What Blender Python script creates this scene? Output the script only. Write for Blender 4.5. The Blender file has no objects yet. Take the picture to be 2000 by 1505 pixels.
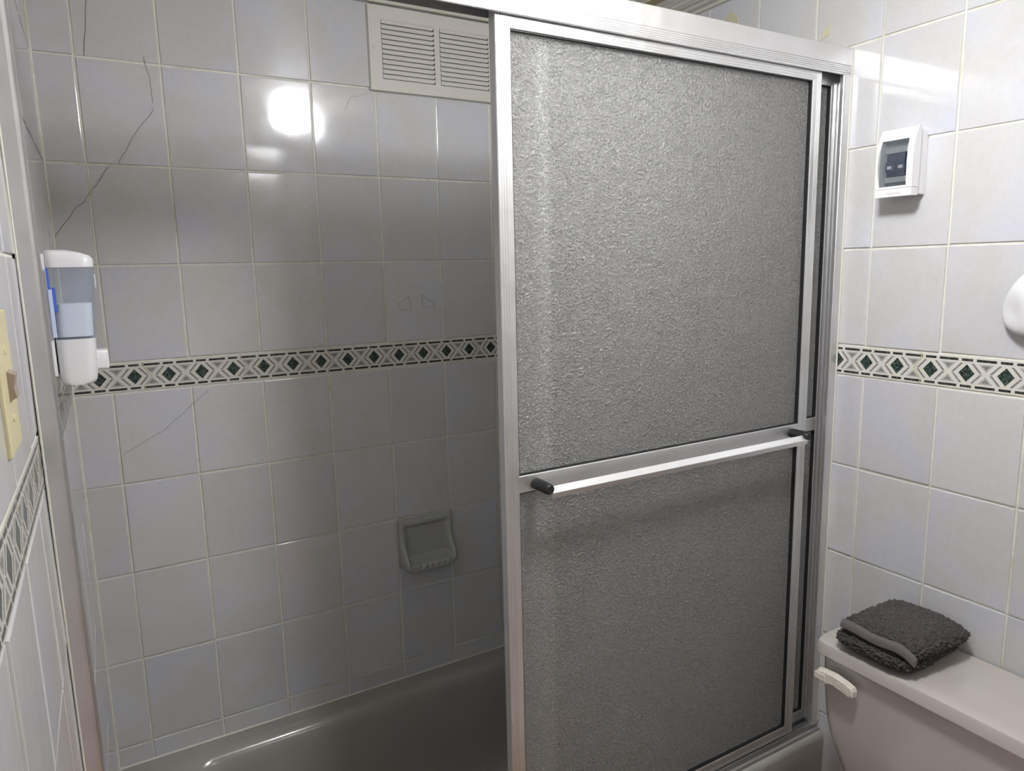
import bpy, bmesh, math, random
from mathutils import Vector, Matrix, noise
random.seed(7)
sc = bpy.context.scene
col = sc.collection
R = math.radians

# ------------------------------------------------------------------ camera, exposure, world
CAM = Vector((0.07089, -0.93066, 1.43748))
yaw, pitch, roll = R(29.8808), R(-9.3026), R(-1.28716)
fwd = Vector((math.sin(yaw)*math.cos(pitch), math.cos(yaw)*math.cos(pitch), math.sin(pitch)))
rt = Vector((math.cos(yaw), -math.sin(yaw), 0)); upv = rt.cross(fwd)
r2 = math.cos(roll)*rt + math.sin(roll)*upv
u2 = -math.sin(roll)*rt + math.cos(roll)*upv
cd = bpy.data.cameras.new('camera'); cam = bpy.data.objects.new('camera', cd); col.objects.link(cam)
cd.sensor_width = 36.0; cd.lens = 1379.655/2000*36.0; cd.clip_start = .01
cam.matrix_world = Matrix(((r2.x, u2.x, -fwd.x, CAM.x), (r2.y, u2.y, -fwd.y, CAM.y), (r2.z, u2.z, -fwd.z, CAM.z), (0, 0, 0, 1)))
sc.camera = cam
sc.view_settings.view_transform = 'Standard'; sc.view_settings.look = 'None'
sc.view_settings.gamma = 1; sc.view_settings.exposure = 1.38
w = bpy.data.worlds.new('world'); sc.world = w; w.use_nodes = True
w.node_tree.nodes['Background'].inputs[0].default_value = (.8, .85, 1, 1)
w.node_tree.nodes['Background'].inputs[1].default_value = .1
LAMP = (0.76, -0.385, 2.005)       # ceiling lamp diffuser centre
LAMP_STRENGTH = 66.0
VANITY_STRENGTH = 14.0

L = 1.43297; W = .75; XO = -.008; CEIL = 2.07; YF = -1.75

# ------------------------------------------------------------------ materials
def mat(name, color=(.8,.8,.8), rough=.5, metal=0, **kw):
    m = bpy.data.materials.new(name); m.use_nodes = True
    b = m.node_tree.nodes['Principled BSDF']
    b.inputs['Base Color'].default_value = (*color, 1)
    b.inputs['Roughness'].default_value = rough
    b.inputs['Metallic'].default_value = metal
    for k, v in kw.items():
        b.inputs[k].default_value = v
    return m
class NT:
    def __init__(s, m): s.t = m.node_tree; s.n = m.node_tree.nodes; s.l = m.node_tree.links; s.b = s.n.get('Principled BSDF')
    def add(s, ty, **kw):
        n = s.n.new(ty)
        for k, v in kw.items():
            if k.startswith('i_'): n.inputs[k[2:].replace('_', ' ')].default_value = v
            else: setattr(n, k, v)
        return n
    def link(s, a, b): s.l.new(a, b)
    def coord(s): return s.add('ShaderNodeTexCoord').outputs['Object']
    def noise(s, vec, scale, detail=2, rough=.5, dist=0):
        n = s.add('ShaderNodeTexNoise'); n.inputs['Scale'].default_value = scale; n.inputs['Detail'].default_value = detail
        n.inputs['Roughness'].default_value = rough; n.inputs['Distortion'].default_value = dist
        s.link(vec, n.inputs['Vector']); return n
    def ramp(s, fac, stops):
        r = s.add('ShaderNodeValToRGB'); e = r.color_ramp.elements
        while len(e) < len(stops): e.new(.5)
        for i, (p, c) in enumerate(stops): e[i].position = p; e[i].color = (*c, 1)
        s.link(fac, r.inputs[0]); return r.outputs[0]
    def bump(s, h, strength, dist, normal=None):
        b = s.add('ShaderNodeBump'); b.inputs['Strength'].default_value = strength; b.inputs['Distance'].default_value = dist
        s.link(h, b.inputs['Height'])
        if normal is not None: s.link(normal, b.inputs['Normal'])
        return b.outputs[0]
    def mix(s, f, a, b, blend='MIX'):
        m = s.add('ShaderNodeMix', data_type='RGBA', blend_type=blend)
        for i, v in ((0, f), (6, a), (7, b)):
            if isinstance(v, (int, float)): m.inputs[i].default_value = v
            elif isinstance(v, tuple): m.inputs[i].default_value = (*v, 1)
            else: s.link(v, m.inputs[i])
        return m.outputs[2]

def tile_material():
    m = mat('glazed_tile', (.6, .6, .63), .1); t = NT(m)
    t.b.inputs['Specular IOR Level'].default_value = .5
    at = t.add('ShaderNodeAttribute', attribute_name='tint')
    va = t.add('ShaderNodeVectorMath', operation='MULTIPLY_ADD'); t.link(at.outputs['Color'], va.inputs[0]); va.inputs[1].default_value = (9, 13, 17); t.link(t.coord(), va.inputs[2])
    n1 = t.noise(va.outputs[0], 6, 3, .55, .6)
    c = t.ramp(n1.outputs[0], [(.36, (.60, .60, .585)), (.52, (.62, .62, .63)), (.66, (.605, .615, .68))])
    n2 = t.noise(va.outputs[0], 90, 3, .6)
    c2 = t.mix(.1, c, t.ramp(n2.outputs[0], [(.35, (.5, .5, .5)), (.65, (.72, .72, .72))]))
    sp = t.add('ShaderNodeSeparateColor'); t.link(at.outputs['Color'], sp.inputs[0])
    c3 = t.mix(1.0, c2, t.ramp(sp.outputs[0], [(0, (.93, .93, .94)), (1, (1, 1, 1))]), 'MULTIPLY')
    t.link(c3, t.b.inputs['Base Color'])
    t.link(t.bump(t.noise(va.outputs[0], 14, 2).outputs[0], .12, .003, t.bump(n2.outputs[0], .03, .0005)), t.b.inputs['Normal'])
    return m
def grout_material():
    m = mat('grout', (.62, .6, .49), .55); t = NT(m); co = t.coord()
    n = t.noise(co, 7, 3, .6); n3 = t.noise(co, 60, 4, .7)
    c = t.ramp(n.outputs[0], [(.35, (.80, .79, .72)), (.55, (.76, .75, .67)), (.72, (.60, .59, .46))])
    c = t.mix(.22, c, t.ramp(n3.outputs[0], [(.35, (.35, .33, .25)), (.6, (.75, .74, .68))]))
    t.link(c, t.b.inputs['Base Color']); t.link(t.bump(n3.outputs[0], .4, .001), t.b.inputs['Normal'])
    return m
TILE = tile_material(); GROUT = grout_material()

def marble(name, a, b, scale=260):
    m = mat(name, a, .15); t = NT(m); co = t.coord()
    n = t.noise(co, scale, 4, .7, 1.2)
    t.link(t.ramp(n.outputs[0], [(.5, a), (.62, b), (.68, a)]), t.b.inputs['Base Color']); return m
GREEN = marble('green_marble', (.012, .028, .022), (.15, .18, .165))
MARB = marble('grey_marble', (.46, .45, .41), (.28, .26, .23), 300)
MARB2 = marble('grey_marble_dark', (.2, .2, .185), (.38, .37, .34), 300)
BLACKGREEN = marble('dark_dash', (.02, .025, .02), (.12, .12, .1), 200)
CREAM = mat('cream_glaze', (.68, .67, .61), .15)
YGROUT = mat('border_joint', (.45, .42, .3), .6)

def alu(name, base=.62, rough=.33):
    m = mat(name, (base, base, base*1.01), rough, .88); t = NT(m); co = t.coord()
    n = t.noise(co, 40, 4, .6)
    rr = t.ramp(n.outputs[0], [(.3, (rough-.05,)*3), (.7, (rough+.08,)*3)])
    t.link(rr, t.b.inputs['Roughness'])
    n2 = t.noise(co, 9, 5, .65)
    t.link(t.ramp(n2.outputs[0], [(.3, (base*.93, base*.93, base*.92)), (.6, (base, base, base*1.01))]), t.b.inputs['Base Color'])
    t.link(t.bump(n.outputs[0], .03, .001), t.b.inputs['Normal'])
    return m
ALU = alu('satin_aluminium', .71, .40); ALUD = alu('dull_aluminium', .5, .42)
ALUB = mat('bright_aluminium', (.85, .85, .86), .35, .85)
RUBBER = mat('black_rubber', (.012, .012, .014), .5)
SEAL = mat('old_sealant', (.66, .65, .58), .45)

def textured_glass():
    m = bpy.data.materials.new('hammered_glass'); m.use_nodes = True; t = NT(m); b = t.b; co = t.coord()
    b.inputs['Base Color'].default_value = (.93, .94, .93, 1)
    b.inputs['Transmission Weight'].default_value = 1; b.inputs['IOR'].default_value = 1.48
    b.inputs['Roughness'].default_value = .12
    mp = t.add('ShaderNodeMapping'); mp.inputs['Scale'].default_value = (1, 1, 1.25); t.link(co, mp.inputs[0])
    v = t.add('ShaderNodeTexVoronoi', feature='SMOOTH_F1'); v.inputs['Scale'].default_value = 210; v.inputs['Smoothness'].default_value = .6
    wn = t.noise(mp.outputs[0], 60, 2); wm = t.add('ShaderNodeVectorMath', operation='MULTIPLY_ADD')
    t.link(wn.outputs['Color'], wm.inputs[0]); wm.inputs[1].default_value = (.012,)*3; t.link(mp.outputs[0], wm.inputs[2])
    t.link(wm.outputs[0], v.inputs['Vector'])
    n = t.noise(mp.outputs[0], 330, 2)
    ad = t.add('ShaderNodeMath', operation='MULTIPLY_ADD'); t.link(n.outputs[0], ad.inputs[0]); ad.inputs[1].default_value = .5; t.link(v.outputs[0], ad.inputs[2])
    nb = t.bump(ad.outputs[0], 1.0, .0045)
    t.link(nb, b.inputs['Normal'])
    # added diffuse lobe that lifts the pane's brightness, standing in for scattered lamp light
    df = t.add('ShaderNodeBsdfDiffuse'); df.inputs[0].default_value = (.76, .76, .75, 1)
    tr = t.add('ShaderNodeBsdfTranslucent'); tr.inputs[0].default_value = (.82, .82, .80, 1)
    t.link(nb, df.inputs['Normal']); t.link(nb, tr.inputs['Normal'])
    m1 = t.add('ShaderNodeMixShader'); m1.inputs[0].default_value = .55; t.link(df.outputs[0], m1.inputs[1]); t.link(tr.outputs[0], m1.inputs[2])
    m2 = t.add('ShaderNodeMixShader')
    nf = t.noise(co, 5, 4, .6)
    f = t.ramp(ad.outputs[0], [(.2, (.01,)*3), (.8, (.30,)*3)]); t.link(f, m2.inputs[0])
    t.link(b.outputs[0], m2.inputs[1]); t.link(m1.outputs[0], m2.inputs[2])
    t.link(m2.outputs[0], t.n['Material Output'].inputs[0])
    return m
GLASS = textured_glass()

def ceramic(name, c, rough=.12):
    m = mat(name, c, rough); t = NT(m); co = t.coord()
    n = t.noise(co, 8, 4, .6)
    t.link(t.ramp(n.outputs[0], [(.3, tuple(x*.94 for x in c)), (.7, c)]), t.b.inputs['Base Color'])
    t.b.inputs['Coat Weight'].default_value = .3; t.b.inputs['Coat Roughness'].default_value = .05
    return m
TUBM = ceramic('grey_enamel', (.37, .355, .33), .2)
DISHM = ceramic('grey_ceramic', (.42, .43, .415), .18)
TANKM = ceramic('pale_grey_ceramic', (.52, .485, .45), .12)  # warm bounce light is tinted into this base colour
WHITEP = mat('white_plastic', (.8, .8, .82), .3)
WARMP = mat('warm_white_plastic', (.74, .69, .62), .35)
VENTM = mat('cream_painted_metal', (.66, .64, .58), .4)
DARK = mat('shade_black', (.02, .02, .02), .8)
TRIMM = mat('cream_cornice', (.62, .60, .52), .45)
CEILM = mat('cream_ceiling_plank', (.86, .83, .72), .4)
GOLD = mat('tan_ceiling_stripe', (.42, .34, .18), .4)
WALLP = mat('painted_door', (.55, .5, .44), .4)
FLOORM = mat('floor_tile', (.60, .34, .20), .3)

# ------------------------------------------------------------------ helpers
def tag(o, label=None, cat=None, group=None, kind=None):
    if label: o['label'] = label
    if cat: o['category'] = cat
    if group: o['group'] = group
    if kind: o['kind'] = kind
    return o
def obj(name, bm, mats, parent=None, smooth=False, angle=None):
    me = bpy.data.meshes.new(name)
    bmesh.ops.recalc_face_normals(bm, faces=bm.faces)
    bm.to_mesh(me); bm.free()
    for m in (mats if isinstance(mats, (list, tuple)) else [mats]): me.materials.append(m)
    o = bpy.data.objects.new(name, me); col.objects.link(o)
    if parent: 
        o.parent = parent; o.matrix_parent_inverse = Matrix.Translation(-parent.location)
    if smooth:
        me.shade_smooth()
        if angle is not None:
            md = o.modifiers.new('split', 'EDGE_SPLIT'); md.split_angle = R(angle)
    return o
def empty(name, loc):
    o = bpy.data.objects.new(name, None); col.objects.link(o); o.location = loc; o.empty_display_size = .05; return o
def struct(o): o['kind'] = 'structure'; return o
def box(bm, x0, x1, y0, y1, z0, z1, bev=0, seg=2, mi=0):
    v = [bm.verts.new((x, y, z)) for x in (x0, x1) for y in (y0, y1) for z in (z0, z1)]
    fs = [bm.faces.new([v[i] for i in q]) for q in ((0,1,3,2), (4,6,7,5), (0,4,5,1), (2,3,7,6), (0,2,6,4), (1,5,7,3))]
    for f in fs: f.material_index = mi
    if bev:
        es = list({e for f in fs for e in f.edges})
        r = bmesh.ops.bevel(bm, geom=es, offset=bev, segments=seg, profile=.5, affect='EDGES')
        for f in r['faces']: f.material_index = mi
    return fs
def quad(bm, pts, mi=0):
    f = bm.faces.new([bm.verts.new(p) for p in pts]); f.material_index = mi; return f
def extrude_poly(bm, prof, axis, a0, a1, mi=0, caps=True):
    """prof: list of 2D points of the two other axes in order (x,y,z minus axis)"""
    def mk(p, a):
        if axis == 'x': return (a, p[0], p[1])
        if axis == 'y': return (p[0], a, p[1])
        return (p[0], p[1], a)
    A = [bm.verts.new(mk(p, a0)) for p in prof]; B = [bm.verts.new(mk(p, a1)) for p in prof]
    n = len(prof)
    for i in range(n):
        bm.faces.new((A[i], A[(i+1) % n], B[(i+1) % n], B[i])).material_index = mi
    if caps:
        bm.faces.new(A[::-1]).material_index = mi; bm.faces.new(B).material_index = mi
def tube(bm, p0, p1, r, n=20, r1=None, cap=True, mi=0):
    p0 = Vector(p0); p1 = Vector(p1); d = (p1-p0).normalized(); a = d.orthogonal().normalized(); b = d.cross(a)
    r1 = r if r1 is None else r1
    A = [bm.verts.new(p0+r*(math.cos(t)*a+math.sin(t)*b)) for t in [2*math.pi*i/n for i in range(n)]]
    B = [bm.verts.new(p1+r1*(math.cos(t)*a+math.sin(t)*b)) for t in [2*math.pi*i/n for i in range(n)]]
    for i in range(n): bm.faces.new((A[i], A[(i+1) % n], B[(i+1) % n], B[i])).material_index = mi
    if cap: bm.faces.new(A[::-1]).material_index = mi; bm.faces.new(B).material_index = mi
def lathe(bm, prof, c, ax='y', n=24, mi=0):
    rings = []
    for r, h in prof:
        ring = []
        for i in range(n):
            t = 2*math.pi*i/n; a, b = r*math.cos(t), r*math.sin(t)
            p = {'x': (h, a, b), 'y': (a, h, b), 'z': (a, b, h)}[ax]
            ring.append(bm.verts.new((c[0]+p[0], c[1]+p[1], c[2]+p[2])))
        rings.append(ring)
    for A, B in zip(rings, rings[1:]):
        for i in range(n): bm.faces.new((A[i], A[(i+1) % n], B[(i+1) % n], B[i])).material_index = mi
    bm.faces.new(rings[0][::-1]).material_index = mi; bm.faces.new(rings[-1]).material_index = mi
def rrect(x0, x1, y0, y1, r, n=6):
    pts = []
    for cx, cy, a in ((x1-r, y1-r, 0), (x0+r, y1-r, 90), (x0+r, y0+r, 180), (x1-r, y0+r, 270)):
        for i in range(n+1):
            t = R(a+90*i/n); pts.append((cx+r*math.cos(t), cy+r*math.sin(t)))
    return pts
def loft(bm, rings, cap0=True, cap1=True, mi=0, closed=True):
    V = [[bm.verts.new(p) for p in ring] for ring in rings]
    n = len(V[0])
    for A, B in zip(V, V[1:]):
        for i in range(n if closed else n-1):
            bm.faces.new((A[i], A[(i+1) % n], B[(i+1) % n], B[i])).material_index = mi
    if cap0: bm.faces.new(V[0][::-1]).material_index = mi
    if cap1: bm.faces.new(V[-1]).material_index = mi

# ------------------------------------------------------------------ tiled walls
G = .0021
def tile_wall(name, P, ucuts, vcuts, seed, tilt=.0007, base_off=.0, skip=None):
    """P(u,v,n)->xyz with n = height off the wall. cuts are joint centres incl. both ends"""
    rnd = random.Random(seed)
    bm = bmesh.new(); cl = bm.loops.layers.float_color.new('tint')
    u0, u1, v0, v1 = ucuts[0], ucuts[-1], vcuts[0], vcuts[-1]
    # grout bed with real thickness behind
    q = [(u0, v0), (u1, v0), (u1, v1), (u0, v1)]
    A = [bm.verts.new(P(u, v, -.0006)) for u, v in q]; B = [bm.verts.new(P(u, v, -.05)) for u, v in q]
    bm.faces.new(A).material_index = 1; bm.faces.new(B[::-1]).material_index = 1
    for i in range(4): bm.faces.new((A[i], B[i], B[(i+1) % 4], A[(i+1) % 4])).material_index = 1
    for i in range(len(ucuts)-1):
        for j in range(len(vcuts)-1):
            if skip and skip(i, j): continue
            j0, j1 = rnd.uniform(-.0005, .0005), rnd.uniform(-.0005, .0005)
            a0, a1 = ucuts[i]+G+j0, ucuts[i+1]-G+j0; b0, b1 = vcuts[j]+G+j1, vcuts[j+1]-G+j1
            if a1-a0 < .006 or b1-b0 < .006: continue
            a0, a1 = max(a0, u0), min(a1, u1); b0, b1 = max(b0, v0), min(b1, v1)
            tu, tv, th = rnd.uniform(-tilt, tilt), rnd.uniform(-tilt, tilt), rnd.uniform(-.0002, .0002)
            if name == 'wall_back' and (i, j) == (3, 10): tu, tv = .0003, .0017
            def ring(ins, h):
                pts = []
                for (cx, cy, sx, sy) in ((a0, b0, 1, 1), (a1, b0, -1, 1), (a1, b1, -1, -1), (a0, b1, 1, -1)):
                    x, y = cx+sx*ins, cy+sy*ins
                    k = (h > .0009)
                    hh = h + (tu*(x-(a0+a1)/2)/(a1-a0)*2 + tv*(y-(b0+b1)/2)/(b1-b0)*2 + th if k else 0)
                    pts.append(bm.verts.new(P(x, y, hh)))
                return pts
            rings = [ring(0, -.0008), ring(.0002, .0008), ring(.0008, .0016), ring(.002, .0019)]
            fs = []
            for X, Y in zip(rings, rings[1:]):
                for k in range(4): fs.append(bm.faces.new((X[k], X[(k+1) % 4], Y[(k+1) % 4], Y[k])))
            fs.append(bm.faces.new(rings[-1]))
            c = (rnd.random(), rnd.random(), rnd.random(), 1)
            for f in fs:
                f.material_index = 0
                for l in f.loops: l[cl] = c
    o = obj(name, bm, [TILE, GROUT]); return struct(o)

ZR = {'A': 1.8653, 'B': 1.6637, 'C': 1.4638, 'T': 1.2639, 'D': 1.2, 'E': 1.0028, 'F': .8023, 'G': .602, 'H': .4023}
rows = [0, .0023, .2023, ZR['H'], ZR['G'], ZR['F'], ZR['E'], ZR['D'], ZR['T'], ZR['C'], ZR['B'], ZR['A'], 2.0655, CEIL+.01]
XC = [0.0728, .2237, .3755, .5284, .6807, .8337, .9857]
bc = [-.0] + XC + [XC[-1]+.152*k for k in (1, 2)] + [L]
jb = rows.index(ZR['D'])           # index of the border row
skipb = lambda i, j: j == jb
tile_wall('wall_back', lambda u, v, n: (u, W-n, v), bc, rows, 3, skip=skipb)
yc = [-.0346, -.1863, -.3387]
rc = [YF] + sorted([yc[2]-.152*k for k in range(1, 10) if yc[2]-.152*k > YF+.02] + yc + [-.0346+.152*k for k in range(1, 6) if -.0346+.152*k < W-.02]) + [W]
tile_wall('wall_right', lambda u, v, n: (L-n, u, v), rc, rows, 5, skip=skipb)
ly = -.073
lo = sorted([ly-.152*k for k in range(0, 12) if ly-.152*k > YF+.02])
tile_wall('wall_left', lambda u, v, n: (XO+n, u, v), [YF]+lo+[.05], rows, 11, skip=skipb)
li = [.05] + [ly+.152*k for k in range(1, 6) if ly+.152*k < W-.01] + [W]
tile_wall('wall_left_shower', lambda u, v, n: (n, u, v), li, rows, 12, skip=skipb)
tile_wall('wall_front', lambda u, v, n: (u, YF+n, v), [XO+.152*k for k in range(0, 10)]+[L], rows, 14, tilt=.0004)

def border(name, P, u0, u1, uc, seed):
    """uc: centre of one diamond"""
    PD = .0658; H = .0639-2*G; zc = (ZR['T']+ZR['D'])/2
    bm = bmesh.new()
    z0, z1 = ZR['D']+G, ZR['T']-G
    a = [bm.verts.new(P(u, v, n)) for n in (-.001, .0014) for u, v in ((u0, z0), (u1, z0), (u1, z1), (u0, z1))]
    for q in ((4,5,6,7), (0,3,2,1), (0,1,5,4), (1,2,6,5), (2,3,7,6), (3,0,4,7)): bm.faces.new([a[i] for i in q])
    def poly(c, pts, mi, n=.0016):
        pts = [(min(max(c+x*PD, u0), u1), zc+y*H) for x, y in pts]
        if max(p[0] for p in pts)-min(p[0] for p in pts) < .0008: return
        top = [bm.verts.new(P(x, y, n)) for x, y in pts]; bot = [bm.verts.new(P(x, y, .0013)) for x, y in pts]
        bm.faces.new(top).material_index = mi
        for i in range(len(pts)): bm.faces.new((bot[i], bot[(i+1) % len(pts)], top[(i+1) % len(pts)], top[i])).material_index = mi
    k0 = int(math.floor((u0-uc)/PD))-1; k1 = int(math.ceil((u1-uc)/PD))+1
    for k in range(k0, k1+1):
        c = uc+k*PD
        poly(c, [(-.215, 0), (0, -.27), (.215, 0), (0, .27)], 1)
        for sx in (-1, 1):
            for sy in (-1, 1):
                poly(c, [(sx*.110, sy*.305), (sx*.178, sy*.305), (sx*.408, sy*.015), (sx*.34, sy*.015)], 3)
        for sy in (-1, 1):
            poly(c+.5*PD, [(-.195, sy*.305), (.195, sy*.305), (0, sy*.07)], 2)
            poly(c+.5*PD, [(-.105, sy*.262), (.105, sy*.262), (0, sy*.135)], 3, .0017)
            poly(c+.5*PD, [(-.255, sy*.368), (.255, sy*.368), (.255, sy*.445), (-.255, sy*.445)], 4)
            poly(c, [(-.15, sy*.368), (.15, sy*.368), (.15, sy*.445), (-.15, sy*.445)], 4)
        if k % 3 == 0:
            for sy in (-1, 1):
                poly(c, [(.265, sy*.5), (.295, sy*.5), (.295, sy*.33), (.50, 0), (.47, 0), (.265, sy*.33)], 5, .00165)
    o = obj(name, bm, [CREAM, GREEN, MARB, MARB2, BLACKGREEN, YGROUT]); return struct(o)
border('trim_1', lambda u, v, n: (u, W-n, v), .001, L-.001, .1162+.0006, 1)
border('trim_2', lambda u, v, n: (L-n, u, v), YF+.003, W-.002, .0265, 2)
border('trim_3', lambda u, v, n: (XO+n, u, v), YF+.003, .05, -.054, 3)
border('trim_4', lambda u, v, n: (n, u, v), .052, W-.002, -.054+.008, 4)

for nm, xx in (('trim_7', .0026), ('trim_8', L-.0026)):
    bm = bmesh.new(); tube(bm, (xx, W-.0026, .36), (xx, W-.0026, 2.055), .0028, 8); struct(obj(nm, bm, GROUT))
# ------------------------------------------------------------------ ceiling, floor, cornices, door
bm = bmesh.new()
x = XO-.05+.0115-.0605; k = -2
while x < L+.05:
    wd = .0605
    box(bm, x+.0012, min(x+wd, L+.05)-.0012, YF-.05, W+.05, CEIL, CEIL+.03, .0015, 1)
    box(bm, x+wd*.44, x+wd*.56, YF-.05, W+.05, CEIL-.0012, CEIL+.01, .0006, 1)
    if k % 4 == 1: box(bm, x+.004, x+wd-.026, YF-.05, W+.05, CEIL-.0018, CEIL+.01, .0006, 1, mi=1)
    x += wd; k += 1
box(bm, XO-.05, L+.05, YF-.05, W+.05, CEIL+.012, CEIL+.06, mi=0)
struct(obj('ceiling', bm, [CEILM, GOLD]))
bm = bmesh.new(); box(bm, XO-.05, L+.05, YF-.05, W+.05, -.05, 0); struct(obj('floor', bm, FLOORM))
bm = bmesh.new()
extrude_poly(bm, [(W-.0015, 2.0530), (W-.016, 2.0530), (W-.018, 2.0545), (W-.018, 2.062), (W-.020, 2.064), (W-.022, CEIL-.001), (W-.0015, CEIL-.001)], 'x', 0.0, L-.003)
struct(obj('trim_5', bm, TRIMM))
bm = bmesh.new()
extrude_poly(bm, [(L-.0025, 2.054), (L-.010, 2.055), (L-.012, 2.061), (L-.024, 2.063), (L-.030, CEIL-.001), (L-.0025, CEIL-.001)], 'y', YF+.01, W-.024)
struct(obj('trim_6', bm, TRIMM))
bm = bmesh.new(); box(bm, .45, 1.2, YF+.003, YF+.05, .005, 2.0, .003)
for (za, zb) in ((.15, .85), (1.0, 1.85)):
    box(bm, .55, .78, YF+.045, YF+.056, za, zb, .004); box(bm, .87, 1.10, YF+.045, YF+.056, za, zb, .004)
struct(obj('door_1', bm, WALLP))

# thin marks on the back wall: cracks in the glaze, old adhesive
CRACK = mat('crack_line', (.16, .16, .16), .6); ADH = mat('old_adhesive', (.60, .58, .40), .6); ADHL = mat('adhesive_outline', (.34, .34, .30), .6)
wb = bpy.data.objects['wall_back']; wr = bpy.data.objects['wall_right']
def ribbon(name, pts, wd, m, parent, P, closed=False):
    bm = bmesh.new(); n = len(pts)
    rng = range(n if closed else n-1)
    for i in rng:
        a = Vector(pts[i]); b = Vector(pts[(i+1) % n]); d = (b-a).normalized(); p = Vector((-d.y, d.x))*wd/2
        c = [a-p-d*wd*.3, b-p+d*wd*.3, b+p+d*wd*.3, a+p-d*wd*.3]
        top = [bm.verts.new(P(q.x, q.y, .0029)) for q in c]; bot = [bm.verts.new(P(q.x, q.y, .0012)) for q in c]
        bm.faces.new(top)
        for k in range(4): bm.faces.new((bot[k], bot[(k+1) % 4], top[(k+1) % 4], top[k]))
    return obj(name, bm, m, parent)
PB = lambda u, v, n: (u, W-n, v); PR = lambda u, v, n: (L-n, u, v)
def wob(pts, amp=.0012, sub=5):
    out = []
    for (a, b), (c, d) in zip(pts, pts[1:]):
        for i in range(sub):
            t = i/sub; out.append((a+(c-a)*t+random.uniform(-amp, amp), b+(d-b)*t+random.uniform(-amp, amp)))
    out.append(pts[-1]); return out
ribbon('glaze_crack', wob([(.204, 1.778), (.165, 1.726), (.147, 1.697), (.13, 1.668)]), .0007, CRACK, wb, PB)
ribbon('glaze_crack', wob([(.11, 1.66), (.088, 1.625), (.07, 1.604), (.062, 1.589), (.048, 1.579), (.012, 1.53), (.002, 1.514)]), .0007, CRACK, wb, PB)
ribbon('glaze_crack', wob([(.194, 1.876), (.203, 1.83), (.204, 1.79)]), .0005, CRACK, wb, PB)
ribbon('glaze_crack', wob([(.104, 1.971), (.095, 1.90), (.091, 1.867)]), .0004, CRACK, wb, PB)
ribbon('glaze_crack', wob([(.26, 1.19), (.16, 1.11), (.08, 1.07)]), .0003, CRACK, wb, PB)
ribbon('glaze_crack', wob([(.66, 1.853), (.62, 1.84), (.605, 1.81)]), .0004, CRACK, wb, PB)
ribbon('adhesive_outline', wob([(.714, 1.361), (.742, 1.378), (.746, 1.343), (.718, 1.343), (.714, 1.361)], .0006), .0009, ADHL, wb, PB)
ribbon('adhesive_outline', wob([(.78, 1.38), (.79, 1.368), (.811, 1.36), (.811, 1.346), (.78, 1.348), (.776, 1.365), (.78, 1.38)], .0006), .0009, ADHL, wb, PB)
def patch(name, pts, m, P):
    bm = bmesh.new(); top = [bm.verts.new(P(a, b, .0031)) for a, b in pts]; bot = [bm.verts.new(P(a, b, .0015)) for a, b in pts]
    bm.faces.new(top); n = len(pts)
    for k in range(n): bm.faces.new((bot[k], bot[(k+1) % n], top[(k+1) % n], top[k]))
    return obj(name, bm, m, wr)
patch('adhesive_patch', [(.382, 1.985), (.382, 2.010), (.366, 2.026), (.350, 2.026), (.334, 2.012), (.332, 1.985)], ADH, PR)
patch('adhesive_patch', [(.103, 1.897), (.095, 1.918), (.088, 1.922), (.085, 1.903)], ADH, PR)

# ------------------------------------------------------------------ shower door frame
frame = empty('shower_door_frame', (L/2, .06, .357))
tag(frame, 'satin aluminium header, side jambs and bottom track fixed around the tub opening', 'shower door frame')
bm = bmesh.new()
ribs = []
z = 1.8085
HF = .027
prof = [(HF+.001, 1.808)]
zz = 1.8095
for i in range(5):
    prof += [(HF, zz), (HF, zz+.0022), (HF+.0012, zz+.0027), (HF+.0012, zz+.0031)]; zz += .0034
prof += [(HF-.0004, zz+.0006), (HF-.0004, 1.8595), (HF+.001, 1.861), (.083, 1.861), (.084, 1.86), (.084, 1.817), (.082, 1.817), (.082, 1.857), (HF+.003, 1.857), (HF+.003, 1.808)]
extrude_poly(bm, prof, 'x', XO+.003, L-.003)
extrude_poly(bm, [(.0535, 1.822), (.0545, 1.822), (.0545, 1.858), (.0535, 1.858)], 'x', XO+.003, L-.003)
obj('header', bm, ALU, frame)
bm = bmesh.new()
box(bm, 1.418, 1.423, HF-.0012, HF+.001, 1.812, 1.820, .0008)
obj('header_clip', bm, ALUD, frame)
def jamb(x0, x1, s):
    # x0 wall side, x1 opening side
    bm = bmesh.new()
    t = .002
    w_ = x1-x0; d = 1 if w_ > 0 else -1
    xs = lambda a: x0+d*a
    aw = abs(w_)
    pts = [(xs(0), .029), (xs(aw*.1), .028), (xs(aw-.004), .028), (xs(aw-.001), .0285), (xs(aw), .030), (xs(aw), .037), (xs(aw-t), .037), (xs(aw-t), .031), (xs(t+.002), .031), (xs(t+.002), .052), (xs(aw*.55), .052), (xs(aw*.55), .054), (xs(t+.002), .054), (xs(t+.002), .080), (xs(aw-t), .080), (xs(aw-t), .076), (xs(aw), .076), (xs(aw), .083), (xs(0), .083)]
    extrude_poly(bm, pts, 'z', .372, 1.812)
    return obj('jamb', bm, ALU, frame)
jamb(L-.0022, 1.4075, 1); jamb(XO+.002, .0142, -1)
# bottom track
bm = bmesh.new()
tp = [(.022, .3565), (.088, .3565), (.088, .385), (.086, .385), (.086, .359), (.0660, .359), (.0660, .374), (.064, .374), (.064, .359), (.0325, .359), (.0325, .3745), (.0305, .3745), (.0305, .3615), (.0245, .3600), (.0235, .3625), (.022, .3625)]
extrude_poly(bm, tp, 'x', XO+.004, L-.004)
obj('bottom_track', bm, ALUD, frame)
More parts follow.
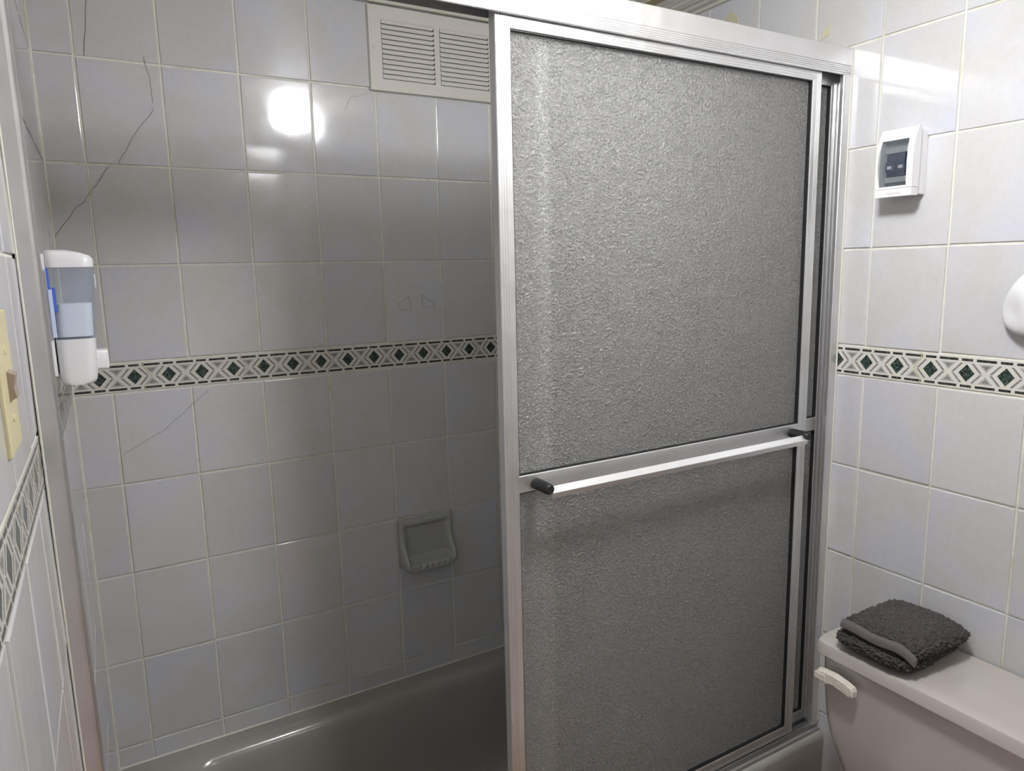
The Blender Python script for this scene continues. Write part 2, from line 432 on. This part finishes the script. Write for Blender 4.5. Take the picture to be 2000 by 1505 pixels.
# sealant beads
bm = bmesh.new()
tube(bm, (L-.0035, .0275, .38), (L-.0035, .0275, 1.862), .0017, 6)
tube(bm, (XO+.0035, .0272, .38), (XO+.0035, .0272, 1.862), .0013, 6)
obj('sealant_bead', bm, SEAL, frame)

# ------------------------------------------------------------------ sliding panels
def rib_profile(wd, dep, nr=3, r0=.16, r1=.84):
    """points (w,d): w across the face from outer edge, d depth from the front"""
    p = [(0, dep), (0, .0015), (.0012, 0)]
    for i in range(nr):
        c = wd*(r0+(r1-r0)*(i+.5)/nr)
        p += [(c-.0009, 0), (c-.0005, .0009), (c+.0005, .0009), (c+.0009, 0)]
    p += [(wd-.001, 0), (wd, .0008), (wd, dep)]
    return p
def side(bm, prof, o, e, yf, kind):
    """one mitred member of a picture frame; (o,e)= x or z extents; kind: L R T B"""
    x0, x1, z0, z1 = o
    A, B = [], []
    for wv, d in prof:
        if kind == 'L': a, b = (x0+wv, z0+wv), (x0+wv, z1-wv)
        if kind == 'R': a, b = (x1-wv, z0+wv), (x1-wv, z1-wv)
        if kind == 'T': a, b = (x0+wv, z1-wv), (x1-wv, z1-wv)
        if kind == 'B': a, b = (x0+wv, z0+wv), (x1-wv, z0+wv)
        A.append(bm.verts.new((a[0], yf+d, a[1]))); B.append(bm.verts.new((b[0], yf+d, b[1])))
    n = len(prof)
    for i in range(n): bm.faces.new((A[i], A[(i+1) % n], B[(i+1) % n], B[i]))
    bm.faces.new(A[::-1]); bm.faces.new(B)
def panel(name, x0, x1, yf, label, bar, wd=.0262):
    z0, z1 = .3745, 1.8165
    dep = .018; MB, MT = 1.0738, 1.1030
    root = empty(name, ((x0+x1)/2, yf+.009, z0)); tag(root, label, 'shower door')
    for kind, nm in (('L', 'stile'), ('R', 'stile'), ('T', 'top_rail'), ('B', 'bottom_rail')):
        bm = bmesh.new()
        side(bm, rib_profile(wd if kind != 'B' else .0235, dep, {'T': 4, 'B': 1}.get(kind, 3), .25 if kind == 'T' else .1, .95 if kind == 'T' else .6), (x0, x1, z0, z1), None, yf, kind)
        obj(nm, bm, ALU, root)
    bm = bmesh.new()    # mid rail
    ms = .0008
    extrude_poly(bm, [(yf+.0014, MB), (yf+.0006, MB+.001), (yf+.0006, MT-.0017), (yf+.0015, MT), (yf+dep-.002, MT), (yf+dep-.002, MB)], 'x', x0+wd-ms, x1-wd+ms)
    obj('mid_rail', bm, ALU, root)
    gy = yf+.010
    for za, zb in ((z0+.0235, MB), (MT, z1-wd)):
        bm = bmesh.new()   # gasket: thin black strip round the pane, in the recess
        xa, xb = x0+wd, x1-wd; t = .0016
        for (a, b, c, d) in ((xa, xb, za, za+t), (xa, xb, zb-t, zb), (xa, xa+t, za+t, zb-t), (xb-t, xb, za+t, zb-t)):
            box(bm, a, b, yf+.002, gy-.0002, c, d)
        obj('gasket', bm, RUBBER, root)
        bm = bmesh.new(); box(bm, xa-.004, xb+.004, gy, gy+.004, za-.004, zb+.004)
        obj('glass_pane', bm, GLASS, root)
    if bar:
        yb = -.0035
        bm = bmesh.new()
        extrude_poly(bm, [(yb-.0070, 1.0797), (yb-.0065, 1.0806), (yb+.0020, 1.0888), (yb+.0065, 1.087), (yb+.0040, 1.0705), (yb-.0015, 1.0693)], 'x', .672, 1.2985)
        tb = obj('towel_bar', bm, ALUB, root)
        for xx in (.6665, 1.2985):
            bm = bmesh.new()
            lathe(bm, [(.0078, 0), (.0095, -.0018), (.0095, -.034), (.0088, -.043), (.0065, -.0455), (.002, -.046)], (xx, yf, 1.0865), 'y', 20)
            k = obj('bar_bracket', bm, RUBBER, tb, True, 40)
    return root
outer = panel('sliding_door_panel', .6095, 1.3475, .034, 'front sliding shower panel of hammered glass with a towel bar across it', True)
inner = panel('sliding_door_panel', .6890, 1.4300, .0550, 'rear sliding shower panel, mostly hidden behind the panel with the towel bar', False, .0235)

# ------------------------------------------------------------------ bathtub
tub = empty('bathtub', (L/2, .38, 0)); tag(tub, 'grey enamelled bathtub built in behind the sliding shower panels', 'bathtub')
bm = bmesh.new()
N = 8
def ring(x0, x1, y0, y1, r, z): return [(a, b, z) for a, b in rrect(x0, x1, y0, y1, r, N)]
e = .004
rings = [ring(0+e, L-e, .017, W-e, .0008, .0), ring(0+e, L-e, .012, W-e, .0008, .30), ring(0+e, L-e, .0105, W-e, .0008, .343), ring(0+e, L-e, .0135, W-e, .0008, .3525), ring(0+e, L-e, .021, W-e, .0008, .3565),
         ring(.03, L-.05, .108, .712, .05, .3562), ring(.055, L-.07, .118, .698, .09, .3545), ring(.075, L-.085, .125, .688, .11, .348), ring(.09, L-.095, .131, .681, .12, .336),
         ring(.105, L-.10, .138, .675, .13, .31), ring(.14, L-.12, .150, .662, .14, .20), ring(.20, L-.14, .165, .648, .14, .10), ring(.26, L-.17, .19, .62, .13, .065), ring(.36, L-.24, .26, .55, .10, .055)]
loft(bm, rings)
obj('tub_shell', bm, TUBM, tub, True, 50)
bm = bmesh.new(); tube(bm, (0.003, W-.0035, .3565), (L-.003, W-.0035, .3565), .003, 6); tube(bm, (.0035, .11, .3565), (.0035, W-.004, .3565), .003, 6)
obj('tub_sealant', bm, SEAL, tub)
bm = bmesh.new(); lathe(bm, [(.03, 0), (.03, .003), (.024, .004), (.02, .002)], (1.1, .4, .0555), 'z'); obj('drain', bm, ALUB, tub, True, 40)

# ------------------------------------------------------------------ air vent
vent = empty('air_vent', (.836, W-.003, 1.955)); tag(vent, 'cream metal double louvred air vent high on the tiled back wall under the ceiling', 'air vent')
VX0, VX1, VZ0, VZ1 = .6665, 1.004, 1.8595, 2.0495
banks = ((.699, .8335), (.848, .983)); SZ0, SZ1 = 1.888, 2.020
bm = bmesh.new(); YV = W-.0115
def plate(bm, x0, x1, z0, z1): box(bm, x0, x1, YV, W-.003, z0, z1)
plate(bm, VX0+.002, VX1-.002, SZ1, VZ1-.001); plate(bm, VX0+.002, VX1-.002, VZ0+.002, SZ0)
plate(bm, VX0+.002, banks[0][0], SZ0, SZ1); plate(bm, banks[0][1], banks[1][0], SZ0, SZ1); plate(bm, banks[1][1], VX1-.002, SZ0, SZ1)
# bevelled flange
for q in (((VX0, VZ0), (VX1, VZ0)), ((VX1, VZ0), (VX1, VZ1)), ((VX1, VZ1), (VX0, VZ1)), ((VX0, VZ1), (VX0, VZ0))):
    (a, b), (c, d) = q
    ia = lambda x: x+.0025 if x == VX0 else x-.0025
    iz = lambda z: z+.0025 if z == VZ0 else z-.0025
    quad(bm, [(a, W-.003, b), (c, W-.003, d), (ia(c), YV-.0002, iz(d)), (ia(a), YV-.0002, iz(b))])
obj('vent_frame', bm, VENTM, vent)
for (xa, xb) in banks:
    bm = bmesh.new(); n = 12; p = (SZ1-SZ0)/n
    for i in range(n):
        zt = SZ1-i*p
        # curved stamped blade: starts flush at the top, bulges out and drops
        prof = [(YV, zt), (YV-.0022, zt-p*.22), (YV-.0030, zt-p*.55), (YV-.0034, zt-p*.90), (YV-.0026, zt-p*.96), (YV-.0024, zt-p*.85), (YV-.0018, zt-p*.5), (YV-.0012, zt-p*.22), (YV+.0012, zt)]
        A = []
        ins = [0, .0005, .0015, .0035, .0045, .004, .002, .001, 0]
        a = [bm.verts.new((xa, y, z)) for (y, z), s_ in zip(prof, ins)]; b = [bm.verts.new((xb-s_*1.6, y, z)) for (y, z), s_ in zip(prof, ins)]
        m = len(a)
        for j in range(m): bm.faces.new((a[j], a[(j+1) % m], b[(j+1) % m], b[j]))
        bm.faces.new(a[::-1]); bm.faces.new(b)
    obj('louvre_bank', bm, VENTM, vent)
    bm = bmesh.new(); box(bm, xa, xb, W-.0042, W-.0025, SZ0, SZ1); obj('duct_shade', bm, DARK, vent)  # black sheet behind the blades stands in for shade inside the duct
for (x, z) in ((.680, 1.955), (.9935, 1.957)):
    bm = bmesh.new(); lathe(bm, [(.0036, .001), (.0036, -.0006), (.0028, -.0016), (.0008, -.0017)], (x, YV, z), 'y', 14); box(bm, x-.0022, x+.0022, YV-.0019, YV-.0016, z-.0004, z+.0004)
    obj('screw', bm, ALUD, vent)

# ------------------------------------------------------------------ soap dish
bm = bmesh.new(); nu, nv = 64, 64
X0, X1, Z0, Z1 = .6815, .8335, .662, .7995
def sm(a, b, x): t = min(max((x-a)/(b-a), 0), 1); return t*t*(3-2*t)
V = {}
for i in range(nu+1):
    for j in range(nv+1):
        u = i/nu; v = j/nv; x = X0+(X1-X0)*u; z = Z0+(Z1-Z0)*v
        D = .016 + .034*sm(.62, .16, v)**1.0
        # rounded lower corners
        xx = abs(u-.5)*2; hw = 1.0
        rcorner = .28; cx = max(0, xx-(1-rcorner))/rcorner; cy = max(0, (.22-v)/.22)
        rr = math.hypot(cx, cy) if cx > 0 and cy > 0 else max(cx*1.0, cy)
        eds = (1-xx)*.5*(X1-X0); edt = (1-v)*(Z1-Z0); edb = v*(Z1-Z0)
        if cx > 0 and cy > 0:
            ed = max(0, (1-rr))*.022
        else: ed = min(eds, edb)
        ed = min(ed, edt)
        fall = math.sqrt(max(0, 1-(1-min(ed/.007, 1))**2))
        h = D*fall
        # recess
        ins = min(eds-.012, edt-.014)
        zb = .030 + (.004*math.cos((u-.5)*2*math.pi*5.5) if .2 < u < .8 else 0)*0
        inb = edb-(.020)
        if cx > 0 and v < .4: inb = inb-.016*cx**2
        k = sm(0, .010, ins)*sm(0, .016, inb)
        h = h*(1-k)+(.0075)*k
        if .24 < u < .80 and .06 < v < .22: h += .0022*math.cos((u-.24)/.56*2*math.pi*5)*sm(.06, .12, v)*sm(.22, .16, v)*(1-k)
        V[i, j] = bm.verts.new((x, W-.0012-h, z))
for i in range(nu):
    for j in range(nv): bm.faces.new((V[i, j], V[i+1, j], V[i+1, j+1], V[i, j+1]))
o = obj('soap_dish', bm, DISHM, None, True)
tag(o, 'grey ceramic soap dish set into the tiles above the bathtub', 'soap dish')

# ------------------------------------------------------------------ soap dispenser (left shower wall)
disp = empty('soap_dispenser', (.0025, .31, 1.285)); tag(disp, 'white and blue clear liquid soap dispenser on the left shower wall', 'soap dispenser')
BLUEP = mat('blue_clear_plastic', (.40, .47, .62), .12, **{'Alpha': .26})
DEEPB = mat('deep_blue_plastic', (.08, .15, .60), .25)
SOAP = mat('liquid_soap', (.82, .90, .97), .3)
HOLD = mat('pale_blue_plastic', (.60, .68, .90), .3)
y0, y1 = .265, .348
def dring(z, xf, xb=.010, y0=y0, y1=y1, r=.014): return [(a, b, z) for a, b in rrect(xb, xf, y0, y1, r, 5)]
bm = bmesh.new()
loft(bm, [dring(1.286, .048, .014), dring(1.2875, .0525, .011), dring(1.292, .0555, .009), dring(1.30, .0570, .009), dring(1.3525, .0590, .009)])
obj('lower_body', bm, WHITEP, disp, True, 50)
bm = bmesh.new()   # button on the front
loft(bm, [[(xx, .3065+(b-.3065)*s_, z) for (b, z) in rrect(.288, .325, 1.3035, 1.3325, .004, 3)] for xx, s_ in ((.055, 1), (.070, 1), (.0725, .9))])
obj('push_button', bm, WHITEP, disp, True, 40)
bm = bmesh.new()
loft(bm, [dring(1.3527, .0592), dring(1.40, .0618), dring(1.4545, .0655)])
res = obj('reservoir', bm, BLUEP, disp, True, 50)
bm = bmesh.new()
loft(bm, [dring(1.356, .0568, .0125, y0+.0022, y1-.0022, .012), dring(1.4035, .0592, .0125, y0+.0022, y1-.0022, .012)])
obj('soap_fill', bm, SOAP, disp, True, 50)
bm = bmesh.new()
loft(bm, [dring(1.4548, .0665, .006, y0-.001, y1+.001), dring(1.466, .0668, .006, y0-.001, y1+.001), dring(1.4715, .063, .0065, y0, y1), dring(1.4765, .050, .007, y0+.002, y1-.002), dring(1.4795, .034, .008, y0+.006, y1-.006)])
obj('lid', bm, WHITEP, disp, True, 40)
bm = bmesh.new(); box(bm, .0023, .0075, y0+.004, y1-.004, 1.30, 1.474, .001); obj('back_plate', bm, WHITEP, disp)
bm = bmesh.new(); box(bm, .0075, .0125, y0-.0012, y0+.002, 1.356, 1.424, .0006); obj('holder_arm', bm, HOLD, disp)
bm = bmesh.new(); box(bm, .0075, .0125, y1-.002, y1+.0012, 1.356, 1.424, .0006); obj('holder_arm', bm, HOLD, disp)
bm = bmesh.new(); box(bm, .0078, .0108, y0-.0008, y0+.0012, 1.4245, 1.4543, .0004); obj('blue_edge', bm, DEEPB, disp)
bm = bmesh.new(); box(bm, .0125, .0165, y0-.0006, y0+.0015, 1.392, 1.427, .0004); obj('blue_clip', bm, DEEPB, disp)
bm = bmesh.new(); box(bm, .0655, .0672, .300, .314, 1.425, 1.4445, .0005); obj('level_tab', bm, WHITEP, disp)

# ------------------------------------------------------------------ light switch plate (left outer wall)
SW = mat('aged_cream_plastic', (.68, .62, .38), .35); SWB = mat('brown_grey_plastic', (.34, .28, .22), .35)
sw = empty('light_switch', (XO+.002, -.216, 1.355)); tag(sw, 'yellowed cream switch plate with a small brown rocker at the left edge', 'light switch')
bm = bmesh.new(); box(bm, XO+.0018, -.0022, -.256, -.176, 1.2965, 1.4135, .0012, 2); obj('switch_plate', bm, SW, sw)
bm = bmesh.new(); extrude_poly(bm, [(-.0024, 1.339), (.0032, 1.342), (.0016, 1.351), (.0034, 1.361), (-.0024, 1.364)], 'y', -.226, -.204); obj('rocker', bm, SWB, sw)
for z in (1.324, 1.381):
    bm = bmesh.new(); lathe(bm, [(.004, -.0002), (.004, .0006), (.0025, .0012)], (-.0022, -.216, z), 'x', 14); obj('screw', bm, SW, sw, True, 40)

# ------------------------------------------------------------------ breaker box (right wall)
SMOKE = mat('smoked_plastic', (.12, .15, .17), .1, **{'Alpha': .28})
BRK = mat('navy_breaker', (.02, .025, .07), .3); INNER = mat('grey_insert', (.35, .37, .38), .4)
bb = empty('breaker_box', (L-.002, -.104, 1.556)); tag(bb, 'small white breaker box with a smoked window on the right tiled wall', 'breaker box')
BY0, BY1 = -.1400, -.0690
bm = bmesh.new()
box(bm, 1.4035, L-.0022, BY0+.0030, BY1-.0030, 1.5600, 1.6765, .0015)
obj('base_box', bm, WHITEP, bb)
cv = [(1.4035, 1.5575), (1.3835, 1.5575), (1.3825, 1.5595), (1.3825, 1.572), (1.3810, 1.595), (1.3805, 1.62), (1.3820, 1.645), (1.3860, 1.663), (1.3925, 1.676), (1.3955, 1.681), (1.4035, 1.6815)]
def cover_x(z):
    pts = [(p[1], p[0]) for p in cv[2:10]]
    for (a, xa), (b, xb) in zip(pts, pts[1:]):
        if a <= z <= b: return xa+(xb-xa)*(z-a)/(b-a)
    return pts[0][1] if z < pts[0][0] else pts[-1][1]
bm = bmesh.new()
def cstrip(bm, ya, yb, za, zb, xin=1.4035):
    zs = [za] + [p[1] for p in cv[2:10] if za < p[1] < zb] + [zb]
    prof = [(xin, za)] + [(cover_x(z), z) for z in zs] + [(xin, zb)]
    extrude_poly(bm, prof, 'y', ya, yb)
WY0, WY1, WZ0, WZ1 = -.1285, -.0765, 1.5765, 1.6605
cstrip(bm, BY0, BY1, WZ1, 1.6815); cstrip(bm, BY0, BY1, 1.5725, WZ0)
cstrip(bm, BY0, WY0, WZ0, WZ1); cstrip(bm, WY1, BY1, WZ0, WZ1)
obj('cover', bm, WHITEP, bb)
bm = bmesh.new(); cstrip(bm, BY0+.0003, BY1-.0003, 1.5575, 1.5720, 1.402)
for k in range(3): box(bm, 1.3818, 1.3828, -.118, -.088, 1.5625+k*.0015, 1.563+k*.0015)
obj('screw_flap', bm, WHITEP, bb)
bm = bmesh.new(); nz = 14
fr, bk = [], []
for i in range(nz+1):
    t = i/nz; z = WZ0+(WZ1-WZ0)*t; bul = .0065*math.sin(math.pi*t)**.8 if 0 < t < 1 else 0
    fr.append((cover_x(z)-bul-.0002, z)); bk.append((cover_x(z)-bul+.0013, z))
extrude_poly(bm, fr+bk[::-1], 'y', WY0+.0004, WY1-.0004)
obj('smoked_window', bm, SMOKE, bb, True, 30)
bm = bmesh.new(); box(bm, 1.4005, 1.4030, WY0-.001, WY1+.001, WZ0-.001, WZ1+.001); obj('insert_panel', bm, INNER, bb)
for k in range(2):
    ya = -.1235+.0215*k
    bm = bmesh.new(); box(bm, 1.3935, 1.4003, ya, ya+.0205, 1.596, 1.636, .0008); box(bm, 1.3885, 1.3937, ya+.001, ya+.0195, 1.604, 1.622, .0008)
    b_ = obj('circuit_breaker', bm, BRK, bb)
    bm = bmesh.new(); box(bm, 1.3855, 1.3884, ya+.006, ya+.0145, 1.6085, 1.6145, .0008); obj('toggle', bm, WHITEP, b_)
PALE = mat('pale_insert', (.5, .52, .53), .3)
for za, zb in ((1.5845, 1.5945), (1.638, 1.648)):
    bm = bmesh.new(); box(bm, 1.3925, 1.4003, -.1245, -.0795, za, zb, .0005); obj('din_cover', bm, PALE, bb)

# ------------------------------------------------------------------ white oval fixture at the right edge
bm = bmesh.new()
nz, na = 30, 40
cy, cz = -.347, 1.363
for i in range(nz+1):
    pass
ringsl = []
for i in range(1, nz):
    t = math.pi*i/nz; zc = math.cos(t); s_ = math.sin(t)**.85
    wy = .050*(1-.26*zc)
    ringv = []
    for k in range(na):
        a = 2*math.pi*k/na
        yy = cy+wy*s_*math.cos(a); xx = L-.020-.022*s_*math.sin(a); z = cz+.056*zc
        # shallow finger dimple low on the front
        if math.sin(a) > 0:
            d = math.hypot((yy-(cy+.032))/.022, (z-(cz-.016))/.032)
            xx += .008*math.exp(-d*d*1.6)
        ringv.append((xx, yy, z))
    ringsl.append(ringv)
loft(bm, ringsl)
o = tag(obj('wall_fixture', bm, WHITEP, None, True), 'glossy white rounded plastic fixture on the right wall, cut off by the frame edge', 'wall fixture')
bm = bmesh.new(); lathe(bm, [(.034, 0), (.034, .012), (.028, .016)], (L-.0185, cy, cz-.005), 'x', 24); obj('mounting_base', bm, WHITEP, o, True, 40)

# ------------------------------------------------------------------ toilet
toi = empty('toilet', (1.30, -.325, 0)); tag(toi, 'pale grey toilet with its cistern against the right tiled wall', 'toilet')
TY0, TY1 = -.565, -.0975
def tring(z, xf, yi, r=.02): return [(a, b, z) for a, b in rrect(xf, 1.424, TY0+yi, TY1-yi, r, 5)]
bm = bmesh.new()
loft(bm, [tring(.36, 1.285, .07, .03), tring(.40, 1.272, .052, .03), tring(.43, 1.264, .038, .03), tring(.468, 1.259, .024, .03), tring(.496, 1.256, .013, .028), tring(.532, 1.253, .006, .026), tring(.60, 1.2495, .001, .024), tring(.673, 1.2475, 0, .022)])
obj('cistern', bm, TANKM, toi, True, 50)
bm = bmesh.new()
def lring(z, o_, r=.024):
    x0, x1, ya, yb = 1.233+o_, 1.428-o_*.3, TY0-.012+o_, -.0855-o_
    # chamfered front corners
    c = .022
    return [(x1, yb, z), (x0+c+.012, yb, z), (x0+c*.45, yb-.006, z), (x0+.004, yb-c*.6, z), (x0, yb-c-.008, z), (x0, ya+c+.008, z), (x0+.004, ya+c*.6, z), (x0+c*.45, ya+.006, z), (x0+c+.012, ya, z), (x1, ya, z)]
loft(bm, [lring(.6735, .006), lring(.6725, .002), lring(.675, .0), lring(.694, .002), lring(.6980, .004), lring(.6997, .008), lring(.7002, .03)])
obj('cistern_lid', bm, TANKM, toi, True, 28)
# flush lever
hp = empty_parent = None
bm = bmesh.new()
hb = [(-.100, .6345), (-.1075, .6445), (-.1185, .6475), (-.145, .6495), (-.170, .6455), (-.184, .641), (-.1875, .634), (-.1865, .622), (-.178, .6175), (-.160, .6220), (-.145, .6255), (-.1325, .6235), (-.128, .6195), (-.122, .6195), (-.111, .6255)]
A = [bm.verts.new((1.2375, y, z)) for y, z in hb]; B = [bm.verts.new((1.2275, -.143+(y+.143)*.97, .634+(z-.634)*.9)) for y, z in hb]; C_ = [bm.verts.new((1.2255, -.143+(y+.143)*.9, .634+(z-.634)*.72)) for y, z in hb]
n = len(hb)
for X, Y in ((A, B), (B, C_)):
    for i in range(n): bm.faces.new((X[i], X[(i+1) % n], Y[(i+1) % n], Y[i]))
bm.faces.new(A[::-1]); bm.faces.new(C_)
box(bm, 1.2235, 1.2262, -.127, -.104, .6265, .640, .0012)
for k in range(3): box(bm, 1.2247, 1.2256, -.176, -.150, .627+k*.0045, .6278+k*.0045)
box(bm, 1.2370, 1.249, -.122, -.106, .627, .641, .001)
obj('flush_lever', bm, WARMP, toi)
# bowl and seat, just outside the frame
bm = bmesh.new()
def el(z, cx, rx, ry, n=28): return [(cx+rx*math.cos(2*math.pi*i/n), -.33+ry*math.sin(2*math.pi*i/n), z) for i in range(n)]
loft(bm, [el(0, 1.12, .20, .11), el(.03, 1.12, .195, .105), el(.15, 1.08, .16, .09), el(.27, 1.03, .21, .14), el(.34, 1.02, .255, .175), el(.37, 1.02, .262, .18)])
obj('bowl', bm, TANKM, toi, True, 50)
bm = bmesh.new(); loft(bm, [el(.372, 1.02, .25, .18), el(.385, 1.02, .258, .187), el(.40, 1.02, .255, .184), el(.405, 1.02, .24, .17)]); obj('seat_lid', bm, TANKM, toi, True, 50)

# ------------------------------------------------------------------ folded towel
TOW = mat('charcoal_terry', (.075, .062, .062), .95); t = NT(TOW); co = t.coord()
n1 = t.noise(co, 300, 4, .75, .8); n2 = t.noise(co, 60, 3, .6)
c = t.ramp(n1.outputs[0], [(.38, (.014, .010, .011)), (.62, (.14, .115, .113))])  # shade between the terry loops is put into the colour, following the bump
t.link(t.mix(.3, c, t.ramp(n2.outputs[0], [(.3, (.05, .04, .042)), (.7, (.11, .095, .095))])), t.b.inputs['Base Color'])
t.link(t.bump(n1.outputs[0], 1, .005), t.b.inputs['Normal']); t.b.inputs['Sheen Weight'].default_value = .12; t.b.inputs['Sheen Roughness'].default_value = .4
HEM = mat('charcoal_hem', (.12, .105, .108), .85)
tw = empty('folded_towel', (1.335, -.19, .7005)); tag(tw, 'folded charcoal grey terry towel lying on the toilet cistern lid', 'towel')
def slab(name, corners, z0, z1, rr, lump, seed, m, nx=170, ny=150, parent=tw, sag=None, topfun=None):
    """rounded cushion over a quadrilateral footprint; corners: (u0v0, u1v0, u1v1, u0v1)"""
    bm = bmesh.new(); off = Vector((seed*7.3, seed*3.1, seed*1.7))
    c = [Vector(p) for p in corners]
    def pt(u, v, top):
        # superelliptic footprint rounding
        a_, b_ = u*2-1, v*2-1
        mx = max(abs(a_), abs(b_)); nrm = (abs(a_)**6+abs(b_)**6)**(1/6) if mx > 0 else 1
        sc_ = mx/nrm if nrm > 0 else 1
        us, vs = .5+a_*sc_/2, .5+b_*sc_/2
        P = c[0]*(1-us)*(1-vs)+c[1]*us*(1-vs)+c[2]*us*vs+c[3]*(1-us)*vs
        eu = min(u, 1-u)*2; ev = min(v, 1-v)*2
        k = max(0, 1-mx**rr)**(1/2.2)
        h = (z1-z0)/2; zm = (z0+z1)/2
        z = zm+(h*k if top else -h*k)
        q = Vector((P.x, P.y, z))
        if top: z += lump*noise.noise(Vector((P.x*22, P.y*22, 0))+off)*k + (topfun(u, v) if topfun else 0)*k
        nn = noise.noise(Vector((P.x, P.y, z))*230+off)*.0034+noise.noise(Vector((P.x, P.y, z))*700+off)*.0014 if m is TOW else 0
        e_ = 1-k
        d = Vector((P.x-(c[0].x+c[2].x)/2, P.y-(c[0].y+c[2].y)/2, 0)).normalized()*e_
        return (P.x+d.x*nn*2+noise.noise(Vector((P.x*14, P.y*14, 3))+off)*.004, P.y+d.y*nn*2+noise.noise(Vector((P.x*14, P.y*14, 9))+off)*.004, max(z+(nn if top else -0.0), z0))
    f = lambda i, n: .5-.5*math.cos(math.pi*i/n)
    T = [[bm.verts.new(pt(f(i, nx), f(j, ny), True)) for j in range(ny+1)] for i in range(nx+1)]
    Bt = [[T[i][j] if i in (0, nx) or j in (0, ny) else bm.verts.new(pt(f(i, nx), f(j, ny), False)) for j in range(ny+1)] for i in range(nx+1)]
    for G_ in (T, Bt):
        for i in range(nx):
            for j in range(ny):
                try: bm.faces.new((G_[i][j], G_[i+1][j], G_[i+1][j+1], G_[i][j+1]))
                except ValueError: pass
    return obj(name, bm, m, parent, True)
# footprint corners: front(-x)/far(+y), front/near(-y), back/near, back/far
slab('lower_fold', [(1.2300, -.130, 0), (1.2340, -.287, 0), (1.415, -.279, 0), (1.414, -.132, 0)], .7005, .747, 2.6, .004, 1, TOW)
slab('upper_fold', [(1.2400, -.138, 0), (1.2425, -.289, 0), (1.420, -.297, 0), (1.419, -.138, 0)], .726, .7685, 3.6, .006, 2, TOW, topfun=lambda u, v: .006*math.sin(math.pi*u)-.002)
bm = bmesh.new()   # woven hem band along the front edge of the top layer
nn = 60; V1 = []
for i in range(nn+1):
    t_ = i/nn; y = -.146-.140*t_
    dr = max(0, (t_-.72)/.28)**2
    base = Vector((1.2372+.004*t_+.0015*math.sin(t_*7)+.004*dr, y,   .7510+.002*math.sin(t_*8+1)-.017*dr))
    V1.append([bm.verts.new(base+Vector(p)) for p in ((.002, 0, -.0045), (-.0022, 0, -.0045), (-.0016, 0, .003), (.0035, 0, .0100), (.0065, 0, .0105), (.007, 0, .004))])
for a, b in zip(V1, V1[1:]):
    for j in range(6): bm.faces.new((a[j], a[(j+1) % 6], b[(j+1) % 6], b[j]))
bm.faces.new(V1[0][::-1]); bm.faces.new(V1[-1])
obj('hem_band', bm, HEM, tw, True, 60)

# ------------------------------------------------------------------ lamps
def emis(name, c, s_):
    m = bpy.data.materials.new(name); m.use_nodes = True; n = m.node_tree.nodes; n.remove(n['Principled BSDF'])
    e_ = n.new('ShaderNodeEmission'); e_.inputs[0].default_value = (*c, 1); e_.inputs[1].default_value = s_
    m.node_tree.links.new(e_.outputs[0], n['Material Output'].inputs[0]); return m
lx, ly_, lz = LAMP
lamp = empty('ceiling_lamp', (lx, ly_, CEIL)); tag(lamp, 'square white lamp on the plank ceiling in front of the shower', 'lamp')
bm = bmesh.new(); loft(bm, [[(a, b, z) for a, b in rrect(lx-h, lx+h, ly_-h, ly_+h, .025, 5)] for z, h in ((CEIL-.0025, .080), (CEIL-.012, .082), (CEIL-.016, .079))]); obj('lamp_housing', bm, WHITEP, lamp, True, 40)
bm = bmesh.new(); loft(bm, [[(a, b, z) for a, b in rrect(lx-h, lx+h, ly_-h, ly_+h, .026, 5)] for z, h in ((CEIL-.0165, .064), (lz+.03, .067), (lz-.02, .067), (lz-.040, .065))], True, False)
obj('lamp_side_glass', bm, emis('lamp_side_glow', (.97, .975, 1), LAMP_STRENGTH*.36), lamp, True, 60)
bm = bmesh.new(); loft(bm, [[(a, b, z) for a, b in rrect(lx-h, lx+h, ly_-h, ly_+h, min(.026, h*.5), 5)] for z, h in ((lz-.0402, .065), (lz-.053, .056), (lz-.060, .042), (lz-.062, .026))], False, True)
obj('lamp_diffuser', bm, emis('lamp_glow', (.97, .975, 1), LAMP_STRENGTH), lamp, True, 60)
van = empty('vanity_lamp', (1.0, YF+.003, 1.98)); tag(van, 'bar lamp on the wall behind the camera', 'lamp')
bm = bmesh.new(); box(bm, .80, 1.20, YF+.003, YF+.03, 2.012, 2.045, .004); obj('lamp_back', bm, WHITEP, van)
bm = bmesh.new(); tube(bm, (.82, YF+.055, 2.028), (1.18, YF+.055, 2.028), .018, 16); obj('lamp_tube', bm, emis('vanity_glow', (.95, .97, 1), VANITY_STRENGTH), van, True, 40)
